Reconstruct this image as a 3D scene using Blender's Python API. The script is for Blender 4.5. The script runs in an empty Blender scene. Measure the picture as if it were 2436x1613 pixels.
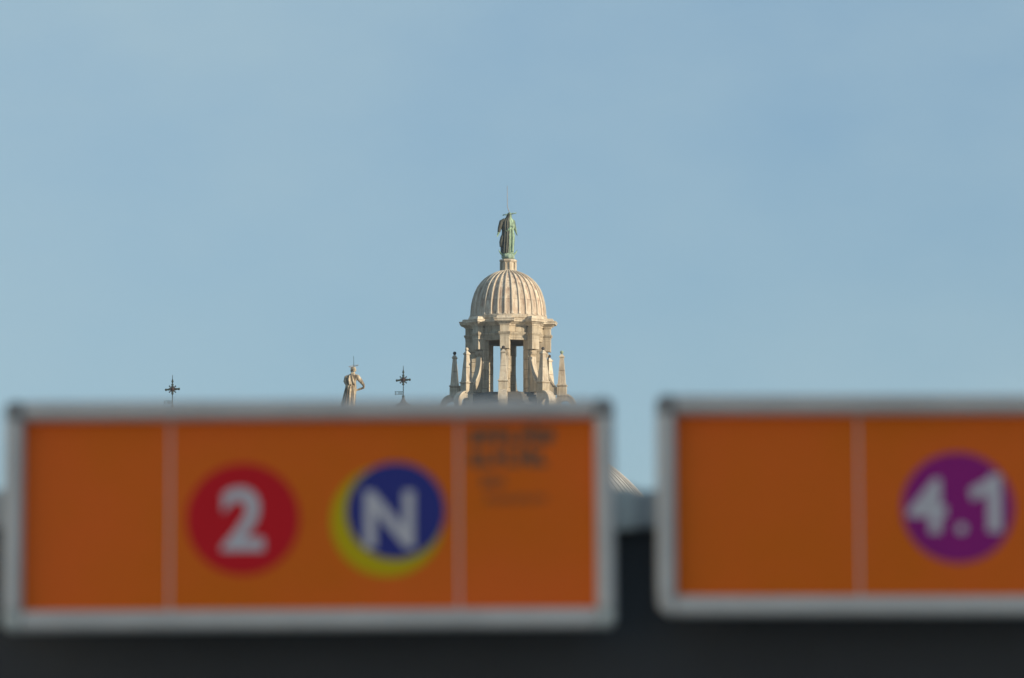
import bpy, math, random
from mathutils import Vector, Matrix, noise as mnoise

random.seed(7)
R = math.radians
SC = bpy.context.scene
COL = SC.collection

# ------------------------------------------------------------------ camera
W0, H0 = 2436.0, 1613.0
LENS, SENSOR = 135.0, 23.6
FPX = LENS / SENSOR * W0
PITCH = R(6.02)
EYE = Vector((0, 0, 1.6))
cam_d = bpy.data.cameras.new('camera')
cam = bpy.data.objects.new('camera', cam_d)
COL.objects.link(cam)
cam.location = EYE
cam.rotation_euler = (math.pi / 2 + PITCH, 0, 0)
cam_d.lens, cam_d.sensor_width, cam_d.sensor_fit = LENS, SENSOR, 'HORIZONTAL'
cam_d.clip_start, cam_d.clip_end = 0.1, 20000
cam_d.dof.use_dof = True
cam_d.dof.focus_distance = 380.0
cam_d.dof.aperture_fstop = 5.6
SC.camera = cam
SC.render.resolution_x, SC.render.resolution_y = 1024, 678

# ------------------------------------------------------------------ light
SUN_AZ, SUN_EL = R(58), R(16)        # azimuth: from the camera's back (-Y) towards +X
sun_dir = Vector((math.sin(SUN_AZ) * math.cos(SUN_EL), -math.cos(SUN_AZ) * math.cos(SUN_EL), math.sin(SUN_EL)))
world = bpy.data.worlds.new('World')
SC.world = world
world.use_nodes = True
nt = world.node_tree
nt.nodes.clear()
n_out = nt.nodes.new('ShaderNodeOutputWorld')
n_bg = nt.nodes.new('ShaderNodeBackground')
n_sky = nt.nodes.new('ShaderNodeTexSky')
n_sky.sky_type = 'NISHITA'
n_sky.sun_disc = False
n_sky.sun_elevation = SUN_EL
n_sky.sun_rotation = math.atan2(sun_dir.x, sun_dir.y)
n_sky.altitude = 200
n_sky.air_density = 1.0
n_sky.dust_density = 0.6
n_sky.ozone_density = 4.0
n_bg.inputs['Strength'].default_value = 0.115
# thin high veil of cloud, the same all over the sky, a little uneven
n_tc = nt.nodes.new('ShaderNodeTexCoord')
n_map = nt.nodes.new('ShaderNodeMapping')
n_map.inputs['Scale'].default_value = (5.0, 5.0, 9.0)
n_map.inputs['Location'].default_value = (-4.27, -0.41, -18.82)
n_noise = nt.nodes.new('ShaderNodeTexNoise')
n_noise.inputs['Scale'].default_value = 1.6
n_noise.inputs['Detail'].default_value = 9
n_noise.inputs['Roughness'].default_value = 0.52
n_ramp = nt.nodes.new('ShaderNodeMapRange')
n_ramp.inputs['From Min'].default_value = 0.3
n_ramp.inputs['From Max'].default_value = 0.7
n_ramp.inputs['To Min'].default_value = 0.25
n_ramp.inputs['To Max'].default_value = 0.9
n_mix = nt.nodes.new('ShaderNodeMix')
n_mix.data_type = 'RGBA'
n_mix.inputs['B'].default_value = (3.35, 4.65, 5.35, 1)
L = nt.links.new
L(n_tc.outputs['Generated'], n_map.inputs['Vector'])
L(n_map.outputs['Vector'], n_noise.inputs['Vector'])
L(n_noise.outputs['Fac'], n_ramp.inputs['Value'])
L(n_ramp.outputs['Result'], n_mix.inputs['Factor'])
L(n_sky.outputs['Color'], n_mix.inputs['A'])
L(n_mix.outputs['Result'], n_bg.inputs['Color'])
L(n_bg.outputs['Background'], n_out.inputs['Surface'])

sun_l = bpy.data.lights.new('sun', 'SUN')
sun_l.energy = 5.0
sun_l.angle = R(0.53)
sun_l.color = (1.0, 0.835, 0.60)
sun = bpy.data.objects.new('sun', sun_l)
COL.objects.link(sun)
sun.rotation_euler = sun_dir.to_track_quat('Z', 'Y').to_euler()

SC.view_settings.view_transform = 'Standard'
SC.view_settings.look = 'None'
SC.view_settings.exposure = 0.0
SC.view_settings.gamma = 1.0
SC.view_settings.use_curve_mapping = False
SC.render.engine = 'CYCLES'
SC.cycles.use_denoising = True
SC.cycles.max_bounces = 6

# ------------------------------------------------------------------ helpers
_f = Vector((0, math.cos(PITCH), math.sin(PITCH)))
_u = Vector((0, -math.sin(PITCH), math.cos(PITCH)))


def at(px, py, Y):
    """world point at distance Y in front of the camera seen at photo pixel px, py"""
    d = _f + Vector(((px - W0 / 2) / FPX, 0, 0)) + _u * ((H0 / 2 - py) / FPX)
    return EYE + d * (Y / d.y)


class MB:
    def __init__(s):
        s.v, s.f = [], []

    def add(s, vs, fs):
        o = len(s.v)
        s.v += [tuple(v) for v in vs]
        s.f += [tuple(i + o for i in f) for f in fs]
        return s

    def box(s, x0, x1, y0, y1, z0, z1, m=None):
        vs = [Vector((x, y, z)) for z in (z0, z1) for y in (y0, y1) for x in (x0, x1)]
        if m is not None:
            vs = [m @ v for v in vs]
        return s.add(vs, [(0, 2, 3, 1), (4, 5, 7, 6), (0, 1, 5, 4), (2, 6, 7, 3), (0, 4, 6, 2), (1, 3, 7, 5)])

    def bbox(s, x0, x1, y0, y1, z0, z1, b):
        """box with chamfered edges (an octagonal section in each direction, cheap)"""
        rings = []
        for z, i in ((z0, b), (z0 + b, 0), (z1 - b, 0), (z1, b)):
            rings.append([(x0 + i + b, y0 + i, z), (x1 - i - b, y0 + i, z), (x1 - i, y0 + i + b, z), (x1 - i, y1 - i - b, z),
                          (x1 - i - b, y1 - i, z), (x0 + i + b, y1 - i, z), (x0 + i, y1 - i - b, z), (x0 + i, y0 + i + b, z)])
        return s.rings(rings, True, True)

    def rings(s, rings, cap0=True, cap1=True, closed=True):
        n = len(rings[0])
        vs = [p for r in rings for p in r]
        fs = []
        for i in range(len(rings) - 1):
            for j in range(n if closed else n - 1):
                k = (j + 1) % n
                fs.append((i * n + j, i * n + k, (i + 1) * n + k, (i + 1) * n + j))
        if cap0:
            fs.append(tuple(reversed(range(n))))
        if cap1:
            fs.append(tuple((len(rings) - 1) * n + j for j in range(n)))
        return s.add(vs, fs)

    def lathe(s, prof, n=24, ph=0.0, cx=0, cy=0, cz=0):
        rg = [[(cx + r * math.cos(ph + 2 * math.pi * j / n), cy + r * math.sin(ph + 2 * math.pi * j / n), cz + z) for j in range(n)] for r, z in prof]
        return s.rings(rg)

    def sphere(s, c, r, n=12, sc=(1, 1, 1)):
        m = max(6, n // 2 + 2)
        rg = []
        for i in range(m + 1):
            t = math.pi * (0.02 + 0.96 * i / m)
            rg.append([(c[0] + sc[0] * r * math.sin(t) * math.cos(2 * math.pi * j / n), c[1] + sc[1] * r * math.sin(t) * math.sin(2 * math.pi * j / n),
                        c[2] - sc[2] * r * math.cos(t)) for j in range(n)])
        return s.rings(rg)

    def tube(s, pts, rad, n=8, flat=1.0):
        pts = [Vector(p) for p in pts]
        if not hasattr(rad, '__len__'):
            rad = [rad] * len(pts)
        rg = []
        for i, p in enumerate(pts):
            t = (pts[min(i + 1, len(pts) - 1)] - pts[max(i - 1, 0)]).normalized()
            ref = Vector((0, 1, 0)) if abs(t.y) < 0.9 else Vector((1, 0, 0))
            a = t.cross(ref).normalized()
            b = a.cross(t).normalized()
            rg.append([p + (a * math.cos(q) + b * math.sin(q) * flat) * rad[i] for q in [2 * math.pi * j / n for j in range(n)]])
        return s.rings(rg)

    def prism(s, poly, axis, a, b):
        """poly: 2-D outline; extruded from a to b along axis ('x': poly is (y,z); 'y': (x,z); 'z': (x,y))"""
        def p3(p, t):
            return {'x': (t, p[0], p[1]), 'y': (p[0], t, p[1]), 'z': (p[0], p[1], t)}[axis]
        n = len(poly)
        vs = [p3(p, a) for p in poly] + [p3(p, b) for p in poly]
        fs = [tuple(range(n)), tuple(reversed(range(n, 2 * n)))] + [(j, n + j, n + (j + 1) % n, (j + 1) % n) for j in range(n)]
        return s.add(vs, fs)

    def mesh(s, name, smooth=None):
        me = bpy.data.meshes.new(name)
        me.from_pydata(s.v, [], s.f)
        import bmesh
        bm = bmesh.new()
        bm.from_mesh(me)
        bmesh.ops.recalc_face_normals(bm, faces=bm.faces)
        bm.to_mesh(me)
        bm.free()
        if smooth is not None:
            me.polygons.foreach_set('use_smooth', [True] * len(me.polygons))
            if smooth < 180:
                me.set_sharp_from_angle(angle=R(smooth))
        return me

    def build(s, name, mat, parent=None, smooth=None, loc=None, rotz=None, bevel=0):
        me = s.mesh(name, smooth)
        me.materials.append(mat)
        return link(name, me, parent, loc, rotz, bevel)


def link(name, me, parent=None, loc=None, rotz=None, bevel=0):
    o = bpy.data.objects.new(name, me)
    COL.objects.link(o)
    if parent:
        o.parent = parent
    if loc is not None:
        o.location = loc
    if rotz is not None:
        o.rotation_euler = (0, 0, rotz)
    if bevel:
        b = o.modifiers.new('bevel', 'BEVEL')
        b.width = bevel
        b.segments = 1
        b.limit_method = 'ANGLE'
    return o


def empty(name, loc=(0, 0, 0), parent=None, rot=(0, 0, 0)):
    o = bpy.data.objects.new(name, None)
    COL.objects.link(o)
    o.location, o.rotation_euler = loc, rot
    o.empty_display_size = 0.2
    if parent:
        o.parent = parent
    return o


def tag(o, label=None, cat=None, group=None, kind=None):
    if label:
        o['label'] = label
    if cat:
        o['category'] = cat
    if group:
        o['group'] = group
    if kind:
        o['kind'] = kind
    return o


def copy_tree(o, parent=None):
    c = o.copy()
    COL.objects.link(c)
    c.parent = parent
    for ch in list(o.children):
        copy_tree(ch, c)
    return c


def remeshed(mb, name, voxel, smooth_it=2):
    """fuse overlapping shapes into one continuous skin"""
    me = mb.mesh(name)
    o = bpy.data.objects.new(name, me)
    COL.objects.link(o)
    m = o.modifiers.new('r', 'REMESH')
    m.mode, m.voxel_size, m.use_smooth_shade = 'VOXEL', voxel, True
    if smooth_it:
        sm = o.modifiers.new('s', 'SMOOTH')
        sm.factor, sm.iterations = 0.5, smooth_it
    dg = bpy.context.evaluated_depsgraph_get()
    out = bpy.data.meshes.new_from_object(o.evaluated_get(dg))
    out.name = name
    bpy.data.objects.remove(o)
    bpy.data.meshes.remove(me)
    out.polygons.foreach_set('use_smooth', [True] * len(out.polygons))
    return out


# ------------------------------------------------------------------ materials
def new_mat(name, rough=0.8, metal=0.0, spec=0.3):
    m = bpy.data.materials.new(name)
    m.use_nodes = True
    b = m.node_tree.nodes['Principled BSDF']
    b.inputs['Roughness'].default_value = rough
    b.inputs['Metallic'].default_value = metal
    b.inputs['Specular IOR Level'].default_value = spec
    return m, m.node_tree, b


def nd(t, typ, **kw):
    n = t.nodes.new(typ)
    for k, v in kw.items():
        if k in n.inputs:
            n.inputs[k].default_value = v
        else:
            setattr(n, k, v)
    return n


def weathered(name, c1, c2, c3, scale=1.5, streak=(6, 6, 0.6), rough=0.85, amt=0.55, bump=0.25, vary=0.12, lo=0.48, hi=0.72):
    """c1 clean, c2 stain in patches, c3 vertical run-off streaks; each piece slightly its own tone"""
    m, t, b = new_mat(name, rough)
    tc = nd(t, 'ShaderNodeTexCoord')
    geo = nd(t, 'ShaderNodeNewGeometry')
    oi = nd(t, 'ShaderNodeObjectInfo')
    n1 = nd(t, 'ShaderNodeTexNoise', Scale=scale, Detail=7.0, Roughness=0.62)
    mp = nd(t, 'ShaderNodeMapping')
    mp.inputs['Scale'].default_value = streak
    n2 = nd(t, 'ShaderNodeTexNoise', Scale=1.0, Detail=5.0, Roughness=0.6)
    n3 = nd(t, 'ShaderNodeTexNoise', Scale=scale * 14, Detail=4.0)
    lk = t.links.new
    lk(geo.outputs['Position'], n1.inputs['Vector'])
    lk(geo.outputs['Position'], mp.inputs['Vector'])
    lk(mp.outputs['Vector'], n2.inputs['Vector'])
    lk(geo.outputs['Position'], n3.inputs['Vector'])
    r1 = nd(t, 'ShaderNodeMapRange', **{'From Min': 0.42, 'From Max': 0.68, 'To Min': 0.0, 'To Max': amt})
    r2 = nd(t, 'ShaderNodeMapRange', **{'From Min': lo, 'From Max': hi, 'To Min': 0.0, 'To Max': amt})
    lk(n1.outputs['Fac'], r1.inputs['Value'])
    lk(n2.outputs['Fac'], r2.inputs['Value'])
    x1 = nd(t, 'ShaderNodeMix', data_type='RGBA')
    x2 = nd(t, 'ShaderNodeMix', data_type='RGBA')
    x1.inputs['A'].default_value = (*c1, 1)
    x1.inputs['B'].default_value = (*c2, 1)
    x2.inputs['B'].default_value = (*c3, 1)
    lk(r1.outputs['Result'], x1.inputs['Factor'])
    lk(x1.outputs['Result'], x2.inputs['A'])
    lk(r2.outputs['Result'], x2.inputs['Factor'])
    hsv = nd(t, 'ShaderNodeHueSaturation')
    rv = nd(t, 'ShaderNodeMapRange', **{'To Min': 1 - vary, 'To Max': 1 + vary})
    lk(oi.outputs['Random'], rv.inputs['Value'])
    lk(rv.outputs['Result'], hsv.inputs['Value'])
    lk(x2.outputs['Result'], hsv.inputs['Color'])
    lk(hsv.outputs['Color'], b.inputs['Base Color'])
    bp = nd(t, 'ShaderNodeBump', Strength=bump, Distance=0.03)
    lk(n3.outputs['Fac'], bp.inputs['Height'])
    lk(bp.outputs['Normal'], b.inputs['Normal'])
    return m


def flat_mat(name, c, rough=0.5, metal=0.0, spec=0.4, vary=0.0, vscale=3.0, c2=None, bump=0.0):
    m, t, b = new_mat(name, rough, metal, spec)
    if vary:
        geo = nd(t, 'ShaderNodeNewGeometry')
        n = nd(t, 'ShaderNodeTexNoise', Scale=vscale, Detail=4.0, Roughness=0.55)
        t.links.new(geo.outputs['Position'], n.inputs['Vector'])
        r = nd(t, 'ShaderNodeMapRange', **{'From Min': 0.35, 'From Max': 0.65, 'To Min': 0.0, 'To Max': vary})
        t.links.new(n.outputs['Fac'], r.inputs['Value'])
        x = nd(t, 'ShaderNodeMix', data_type='RGBA')
        x.inputs['A'].default_value = (*c, 1)
        x.inputs['B'].default_value = (*(c2 or tuple(0.5 * k for k in c)), 1)
        t.links.new(r.outputs['Result'], x.inputs['Factor'])
        t.links.new(x.outputs['Result'], b.inputs['Base Color'])
        rr = nd(t, 'ShaderNodeMapRange', **{'To Min': rough * 0.8, 'To Max': min(1, rough * 1.25)})
        t.links.new(n.outputs['Fac'], rr.inputs['Value'])
        t.links.new(rr.outputs['Result'], b.inputs['Roughness'])
        if bump:
            bp = nd(t, 'ShaderNodeBump', Strength=bump, Distance=0.002)
            t.links.new(n.outputs['Fac'], bp.inputs['Height'])
            t.links.new(bp.outputs['Normal'], b.inputs['Normal'])
    else:
        b.inputs['Base Color'].default_value = (*c, 1)
    return m


STONE = weathered('limestone', (0.58, 0.51, 0.40), (0.41, 0.325, 0.225), (0.22, 0.175, 0.135), 2.4, amt=0.68, vary=0.16, lo=0.45, hi=0.68)
STONE_PALE = weathered('pale_limestone', (0.64, 0.57, 0.46), (0.45, 0.35, 0.25), (0.26, 0.2, 0.155), 3.0, amt=0.65, lo=0.45, hi=0.68)
STONE_CORE = weathered('mortar_and_vault_shade', (0.15, 0.12, 0.09), (0.1, 0.08, 0.065), (0.08, 0.065, 0.05), 3)
DOME = weathered('dome_slab', (0.69, 0.60, 0.485), (0.47, 0.335, 0.24), (0.27, 0.18, 0.135), 1.8, (5, 5, 0.35), amt=0.85, vary=0.2, lo=0.44, hi=0.66)
DOME_RIB = weathered('dome_rib_stone', (0.63, 0.555, 0.45), (0.48, 0.39, 0.30), (0.3, 0.235, 0.19), 2.5, (5, 5, 0.5))
LEAD = weathered('grey_lead', (0.47, 0.46, 0.45), (0.38, 0.36, 0.34), (0.30, 0.28, 0.26), 1.2)
LEAD_AND_SHADE = weathered('lead_and_floor_shade', (0.14, 0.135, 0.13), (0.1, 0.1, 0.1), (0.08, 0.08, 0.08), 1.2)  # lead of the pinnacles; also painted shade on the lantern floor and base
PLASTER = weathered('ochre_plaster', (0.36, 0.29, 0.2), (0.28, 0.22, 0.15), (0.2, 0.16, 0.12), 0.3)
PLASTER_PALE = weathered('pale_plaster', (0.70, 0.63, 0.53), (0.52, 0.46, 0.38), (0.45, 0.4, 0.33), 0.3)
PAVING = weathered('granite_paving', (0.42, 0.40, 0.37), (0.26, 0.25, 0.24), (0.22, 0.21, 0.2), 0.5)
BRONZE = weathered('bronze_mantle_and_arm_shade', (0.10, 0.105, 0.09), (0.05, 0.055, 0.05), (0.17, 0.16, 0.13), 3.0, (10, 10, 0.4), 0.6, amt=0.9)
PATINA = weathered('green_patina', (0.42, 0.60, 0.41), (0.12, 0.19, 0.13), (0.06, 0.085, 0.075), 3.4, (9, 9, 0.6), 0.6, amt=0.95, lo=0.44, hi=0.62)
PATINA_PALE = weathered('pale_patina', (0.34, 0.46, 0.36), (0.2, 0.3, 0.25), (0.15, 0.2, 0.17), 5)
STATUE_STONE = weathered('statue_marble', (0.62, 0.53, 0.40), (0.27, 0.19, 0.11), (0.08, 0.065, 0.05), 2.8, (7, 7, 0.8), amt=0.95, lo=0.42, hi=0.6)
BALL_DARK = weathered('dark_bronze', (0.075, 0.065, 0.06), (0.05, 0.045, 0.05), (0.04, 0.04, 0.04), 5, rough=0.6)
IRON = flat_mat('dark_green_iron', (0.028, 0.042, 0.042), 0.6, 0.2, vary=0.6, vscale=6, c2=(0.05, 0.07, 0.06))
IRON_RED = flat_mat('rusty_iron', (0.06, 0.032, 0.03), 0.7, 0.1, vary=0.6, vscale=8, c2=(0.03, 0.02, 0.02))
ROD = flat_mat('steel_rod', (0.36, 0.33, 0.31), 0.5, 0.3, vary=0.4)
ROOF = weathered('clay_tile', (0.25, 0.12, 0.07), (0.18, 0.09, 0.06), (0.12, 0.08, 0.06), 1)
ASPHALT = flat_mat('asphalt', (0.05, 0.05, 0.052), 0.9, vary=0.5, vscale=2)
GLASS = flat_mat('dark_window_glass', (0.02, 0.025, 0.03), 0.08, 0.0, 0.6)

ALU = flat_mat('worn_white_aluminium', (0.68, 0.67, 0.66), 0.42, 0.0, 0.4, vary=0.35, vscale=9, c2=(0.42, 0.42, 0.42))
ALU_GREY = flat_mat('grey_aluminium', (0.62, 0.65, 0.63), 0.45, 0.0, vary=0.3, vscale=9)
CORNER = flat_mat('dark_grey_plastic', (0.33, 0.335, 0.345), 0.6, vary=0.3, vscale=20)
ORANGE = flat_mat('orange_sheet', (0.94, 0.175, 0.027), 0.55, 0.0, 0.06, vary=0.7, vscale=4, c2=(0.80, 0.185, 0.012))
WHITE = flat_mat('white_print', (0.70, 0.68, 0.74), 0.5, 0.0, 0.15, vary=0.3, vscale=8, c2=(0.60, 0.58, 0.64))
RED = flat_mat('red_print', (0.74, 0.018, 0.03), 0.5, 0.0, 0.08, vary=0.3, vscale=8, c2=(0.66, 0.02, 0.03))
BLUE = flat_mat('blue_print', (0.045, 0.055, 0.30), 0.5, 0.0, 0.08, vary=0.3, vscale=8, c2=(0.05, 0.06, 0.26))
YELLOW = flat_mat('yellow_print', (0.68, 0.52, 0.01), 0.5, 0.0, 0.08, vary=0.2, vscale=8, c2=(0.55, 0.46, 0.03))
PURPLE = flat_mat('purple_print', (0.36, 0.025, 0.25), 0.5, 0.0, 0.08, vary=0.3, vscale=8, c2=(0.22, 0.03, 0.22))
INK = flat_mat('black_print', (0.17, 0.10, 0.055), 0.4)
BOARD = flat_mat('dark_steel_board', (0.070, 0.074, 0.082), 0.7, 0.0, 0.25, vary=0.5, vscale=4, c2=(0.055, 0.057, 0.064))
BAR = flat_mat('slate_grey_steel', (0.46, 0.50, 0.53), 0.5, 0.2, vary=0.3, vscale=6)

# ------------------------------------------------------------------ ground
g = MB().add([(-9000, -9000, 0), (9000, -9000, 0), (9000, 9000, 0), (-9000, 9000, 0)], [(0, 1, 2, 3)]).build('ground', ASPHALT)
tag(g, 'dark asphalt street and square', None, None, 'structure')

# ------------------------------------------------------------------ townhouse out of view, added to shade the bus stop, and another to bounce light
def house(label, x0, x1, y0, y1, hgt, mat, face):
    """unseen street house; face = +1: windows look to +x, -1: to -x"""
    root = empty('unseen_house', ((x0 + x1) / 2, (y0 + y1) / 2, 0))
    tag(root, label, 'house')
    hx, hy = (x1 - x0) / 2, (y1 - y0) / 2
    MB().box(-hx, hx, -hy, hy, 0, hgt).build('wall', mat, root)
    MB().prism([(-hx - 0.6, hgt + 0.003), (hx + 0.6, hgt + 0.003), (0, hgt + 2.2)], 'y', -hy - 0.4, hy + 0.4).build('roof', ROOF, root)
    wm = MB().box(-0.04, 0.06, -0.6, 0.6, 0, 1.8).mesh('window_frame')
    wm.materials.append(STONE_PALE)
    pm_ = MB().box(0.064, 0.075, -0.5, 0.5, 0.1, 1.7).mesh('window_pane')
    pm_.materials.append(GLASS)
    nk = int(2 * hy / 3.4)
    for fl in range(int(hgt / 3.4)):
        for k in range(nk):
            w = link('window', wm, root, (face * hx, -hy + 1.7 + (k + 0.5) * (2 * hy - 3.4) / nk, 1.0 + fl * 3.4), 0 if face > 0 else math.pi)
            link('pane', pm_, w)
    return root


house('unseen ochre plastered house added on the sunny side to shade the bus stop', 12, 22, -13, 9, 11.5, PLASTER, -1)
house('unseen long pale plastered house added across the street to bounce sunlight onto the signs', -32, -18, -52, 5, 17, PLASTER_PALE, 1)  # added out of view; its sunlit wall brightens the signs
pv = MB().box(-18, 12, -60, 40, -0.3, 0.004).build('bounce_pavement', PAVING)  # pale slab added out of view as a light reflector for the signs
tag(pv, 'unseen pale granite paving added to bounce light onto the signs', None, None, 'structure')

# ------------------------------------------------------------------ church (dome and what is hidden below the signs)
YD = 380.0
LX = 1209.0
S = (YD * math.cos(PITCH) + 39 * math.sin(PITCH)) / FPX      # metres per photo pixel at the lantern
SV = S / math.cos(PITCH)
dc = at(LX, 1442, YD)                 # centre of the big dome
DR = 411 * S
church = empty('church', (dc.x, dc.y, 0))
tag(church, 'domed stone church whose ribbed pale dome shows between the two orange signs', 'church')
cz = dc.z
prof = [(DR * 1.0, -0.01)] + [(DR * math.cos(a), DR * math.sin(a)) for a in [R(4 + 3.5 * i) for i in range(22)]]
dome = MB().lathe(prof, 96, cz=cz).build('dome', LEAD, church, smooth=180)
rib = MB()
NR = 88
pts = []
for i in range(26):
    a = R(1 + 3.0 * i)
    pts.append((0, -(DR + 0.02) * math.cos(a), (DR + 0.02) * math.sin(a)))
rib.tube(pts, [0.085 - 0.002 * i for i in range(26)], 6)
rib_me = rib.mesh('dome_rib', 180)
rib_me.materials.append(LEAD)
for k in range(NR):
    link('rib', rib_me, dome, (0, 0, cz), 2 * math.pi * k / NR)
MB().lathe([(DR + 0.9, cz - 8), (DR + 0.9, cz - 7.2), (DR + 0.2, cz - 7), (DR + 0.2, cz - 1.3), (DR + 0.5, cz - 1.1), (DR + 0.9, cz - 0.4), (DR + 0.9, cz - 0.05), (DR - 0.3, cz - 0.02)], 48).build('drum', STONE, church)
dwin = MB().box(-0.9, 0.9, -DR - 0.42, -DR + 0.3, cz - 6, cz - 2.2).mesh('drum_window')
dwin.materials.append(STONE_PALE)
dpane = MB().box(-0.7, 0.7, -DR - 0.45, -DR - 0.425, cz - 5.8, cz - 2.4).mesh('drum_pane')
dpane.materials.append(GLASS)
for k in range(12):
    w = link('window', dwin, church, (0, 0, 0), R(15 + 30 * k))
    link('pane', dpane, w)
MB().box(-28, 14, -22, 15, 0, cz - 8.2).build('wall', STONE, church)
MB().box(-28.6, 14.6, -22.6, 15.6, cz - 8.19, cz - 7.5).build('cornice', STONE_PALE, church)

# ------------------------------------------------------------------ the lantern
T0 = -5.0                               # plan angle of the front pier, degrees
org = at(LX, 960, YD)
lantern = empty('lantern', org)
tag(lantern, 'sunlit stone lantern with ribbed cupola and ring of obelisks above the left sign', 'lantern')
Z = lambda y: (960 - y) * SV
ANG = [R(T0 + 45 * k) for k in range(8)]


def P(r):
    return r * S


# base and floor, coloured dark to stand in for their shade
MB().lathe([(P(122), Z(1040)), (P(122), Z(975)), (P(126), Z(973)), (P(126), Z(966)), (P(116), Z(964)), (P(114), Z(960.3))], 8, R(T0 - 90 + 22.5)).build('base', LEAD_AND_SHADE, lantern)
MB().lathe([(P(112), Z(960)), (P(112), Z(953)), (P(105), Z(952.6)), (P(105), Z(946)), (P(98), Z(945.6)), (P(98), Z(940.5)), (P(20), Z(940))], 8, R(T0 - 90 + 22.5)).build('floor', LEAD_AND_SHADE, lantern)

# piers: radial walls, with stone courses
HW = 11.0


def stone_box(x0, x1, y0, y1, z0, z1, j=0.35):
    return MB().bbox(x0, x1, y0, y1, z0, z1, P(j))


pier0 = MB().box(-P(HW - 0.9), P(HW - 0.9), -P(85), -P(69), Z(941), Z(785)).build('pier', STONE_CORE, lantern)
courses = [941, 930, 908, 886, 863, 839, 815, 786]
for a, b in zip(courses[:-1], courses[1:]):
    zz0, zz1 = Z(a) + P(0.35), Z(b) - P(0.35)
    if a > 839:
        stone_box(-P(HW), P(HW), -P(86.5), -P(68), zz0, zz1).build('stone_block', STONE, pier0)
    else:
        stone_box(-P(HW), P(HW), -P(101.5), -P(68), zz0, zz1).build('stone_block', STONE, pier0)
# scroll buttress (profile in y,z; outwards is -y)
prof = [(-85.2, 839.2), (-93, 839.4), (-95.4, 842), (-95.6, 846.5), (-94, 850.5), (-91.6, 853), (-90.6, 858), (-91.2, 866), (-92.4, 876), (-94.8, 887), (-98.6, 898), (-103, 907),
        (-108.5, 915), (-113.5, 921), (-118, 925), (-118, 940), (-85.2, 940)]
butt0 = MB().prism([(P(y), Z(z)) for y, z in prof], 'x', -P(7.2), P(7.2)).build('scroll_buttress', STONE, lantern)
MB().prism([(P(-90.5 + 4.4 * math.cos(t)), Z(846 + 4.4 * math.sin(t))) for t in [2 * math.pi * i / 16 for i in range(16)]], 'x', -P(8.3), P(8.3)).build('volute_eye', STONE_PALE, butt0)
edge = [(-90.4, 856), (-91.0, 866), (-92.2, 876), (-94.6, 887), (-98.4, 898), (-102.8, 907), (-108.3, 915), (-113.3, 920.8), (-117.8, 924.6)]
strip = [(y - 1.6, z) for y, z in edge] + [(y + 2.5, z + 0.6) for y, z in reversed(edge)]
MB().prism([(P(y), Z(z)) for y, z in strip], 'x', -P(8.6), P(8.6)).build('scroll_band', STONE_PALE, butt0)


# foot arch of each buttress
def arc(cy, cz_, r, a0, a1, n):
    return [(cy + r * math.cos(R(a0 + (a1 - a0) * i / n)), cz_ - r * math.sin(R(a0 + (a1 - a0) * i / n))) for i in range(n + 1)]


ap = arc(-134, 966, 25, 180, 75, 12) + [(-116, 942), (-116, 978)] + [(-122, 978)] + list(reversed(arc(-134, 966, 12.5, 180, 0, 12))) + [(-146.5, 980), (-159, 980)]
foot_outer = arc(-134, 966, 26, 180, 62, 14)
foot_inner = arc(-136, 968, 13, 180, 8, 14)
poly = foot_outer + [(-116, 943.5), (-116, 985)] + [(-122.9, 985)] + list(reversed(foot_inner)) + [(-149, 985), (-160, 985)]
foot0 = MB().prism([(P(y), Z(z)) for y, z in poly], 'x', -P(8.5), P(8.5)).build('foot_arch', STONE, lantern)
MB().prism([(P(y), Z(z)) for y, z in arc(-134, 966, 27.6, 180, 62, 14) + list(reversed(arc(-134, 966, 24.2, 180, 62, 14)))], 'x', -P(10), P(10)).build('arch_rim', STONE_PALE, foot0)

# obelisks
RO = 128.0


def sq(h, y):
    return [(-P(h), -P(RO) - P(h), Z(y)), (P(h), -P(RO) - P(h), Z(y)), (P(h), -P(RO) + P(h), Z(y)), (-P(h), -P(RO) + P(h), Z(y))]


ob0 = MB().rings([sq(7.0, 883.3), sq(4.4, 854)]).build('obelisk', STONE_PALE, lantern)
MB().rings([sq(9.6, 915.5), sq(8.7, 908), sq(7.05, 884)]).build('shaft', STONE_PALE, ob0)
MB().rings([sq(9.5, 922), sq(11.2, 920.5), sq(12.6, 919), sq(12.6, 917.6), sq(10.4, 916.2), sq(9.9, 915.6)]).build('base_moulding', STONE_PALE, ob0)
MB().rings([sq(11.0, 943.4), sq(11.0, 922.2)]).build('plinth', STONE, ob0)
MB().rings([sq(4.6, 853.9), sq(5.2, 852.6), sq(6.6, 851), sq(6.4, 849.8), sq(3.6, 846), sq(1.7, 843.2)]).build('cap', STONE_PALE, ob0)
ball_me = MB().sphere((0, -P(RO), Z(839.5)), P(4.25), 14).lathe([(P(1.8), Z(844)), (P(1.2), Z(842.5))], 8, cy=-P(RO)).mesh('ball_finial', 180)
ball_me.materials.append(BALL_DARK)
ball0 = link('ball_finial', ball_me, ob0)
ball_pale = ball_me.copy()
ball_pale.materials.clear()
ball_pale.materials.append(STONE_PALE)
ball_green = ball_me.copy()
ball_green.materials.clear()
ball_green.materials.append(PATINA_PALE)

for src in (pier0, butt0, foot0, ob0):
    src.rotation_euler.z = ANG[0]
    for k in range(1, 8):
        c = copy_tree(src, lantern)
        c.rotation_euler.z = ANG[k]
        if src is ob0:
            for ch in c.children:
                if ch.name.startswith('ball_finial'):
                    if k == 7:
                        ch.data = ball_pale
                        ch['label'] = 'pale ball finial'
                    if k == 2:
                        ch.data = ball_green
                        ch['label'] = 'pale green ball finial'

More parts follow.
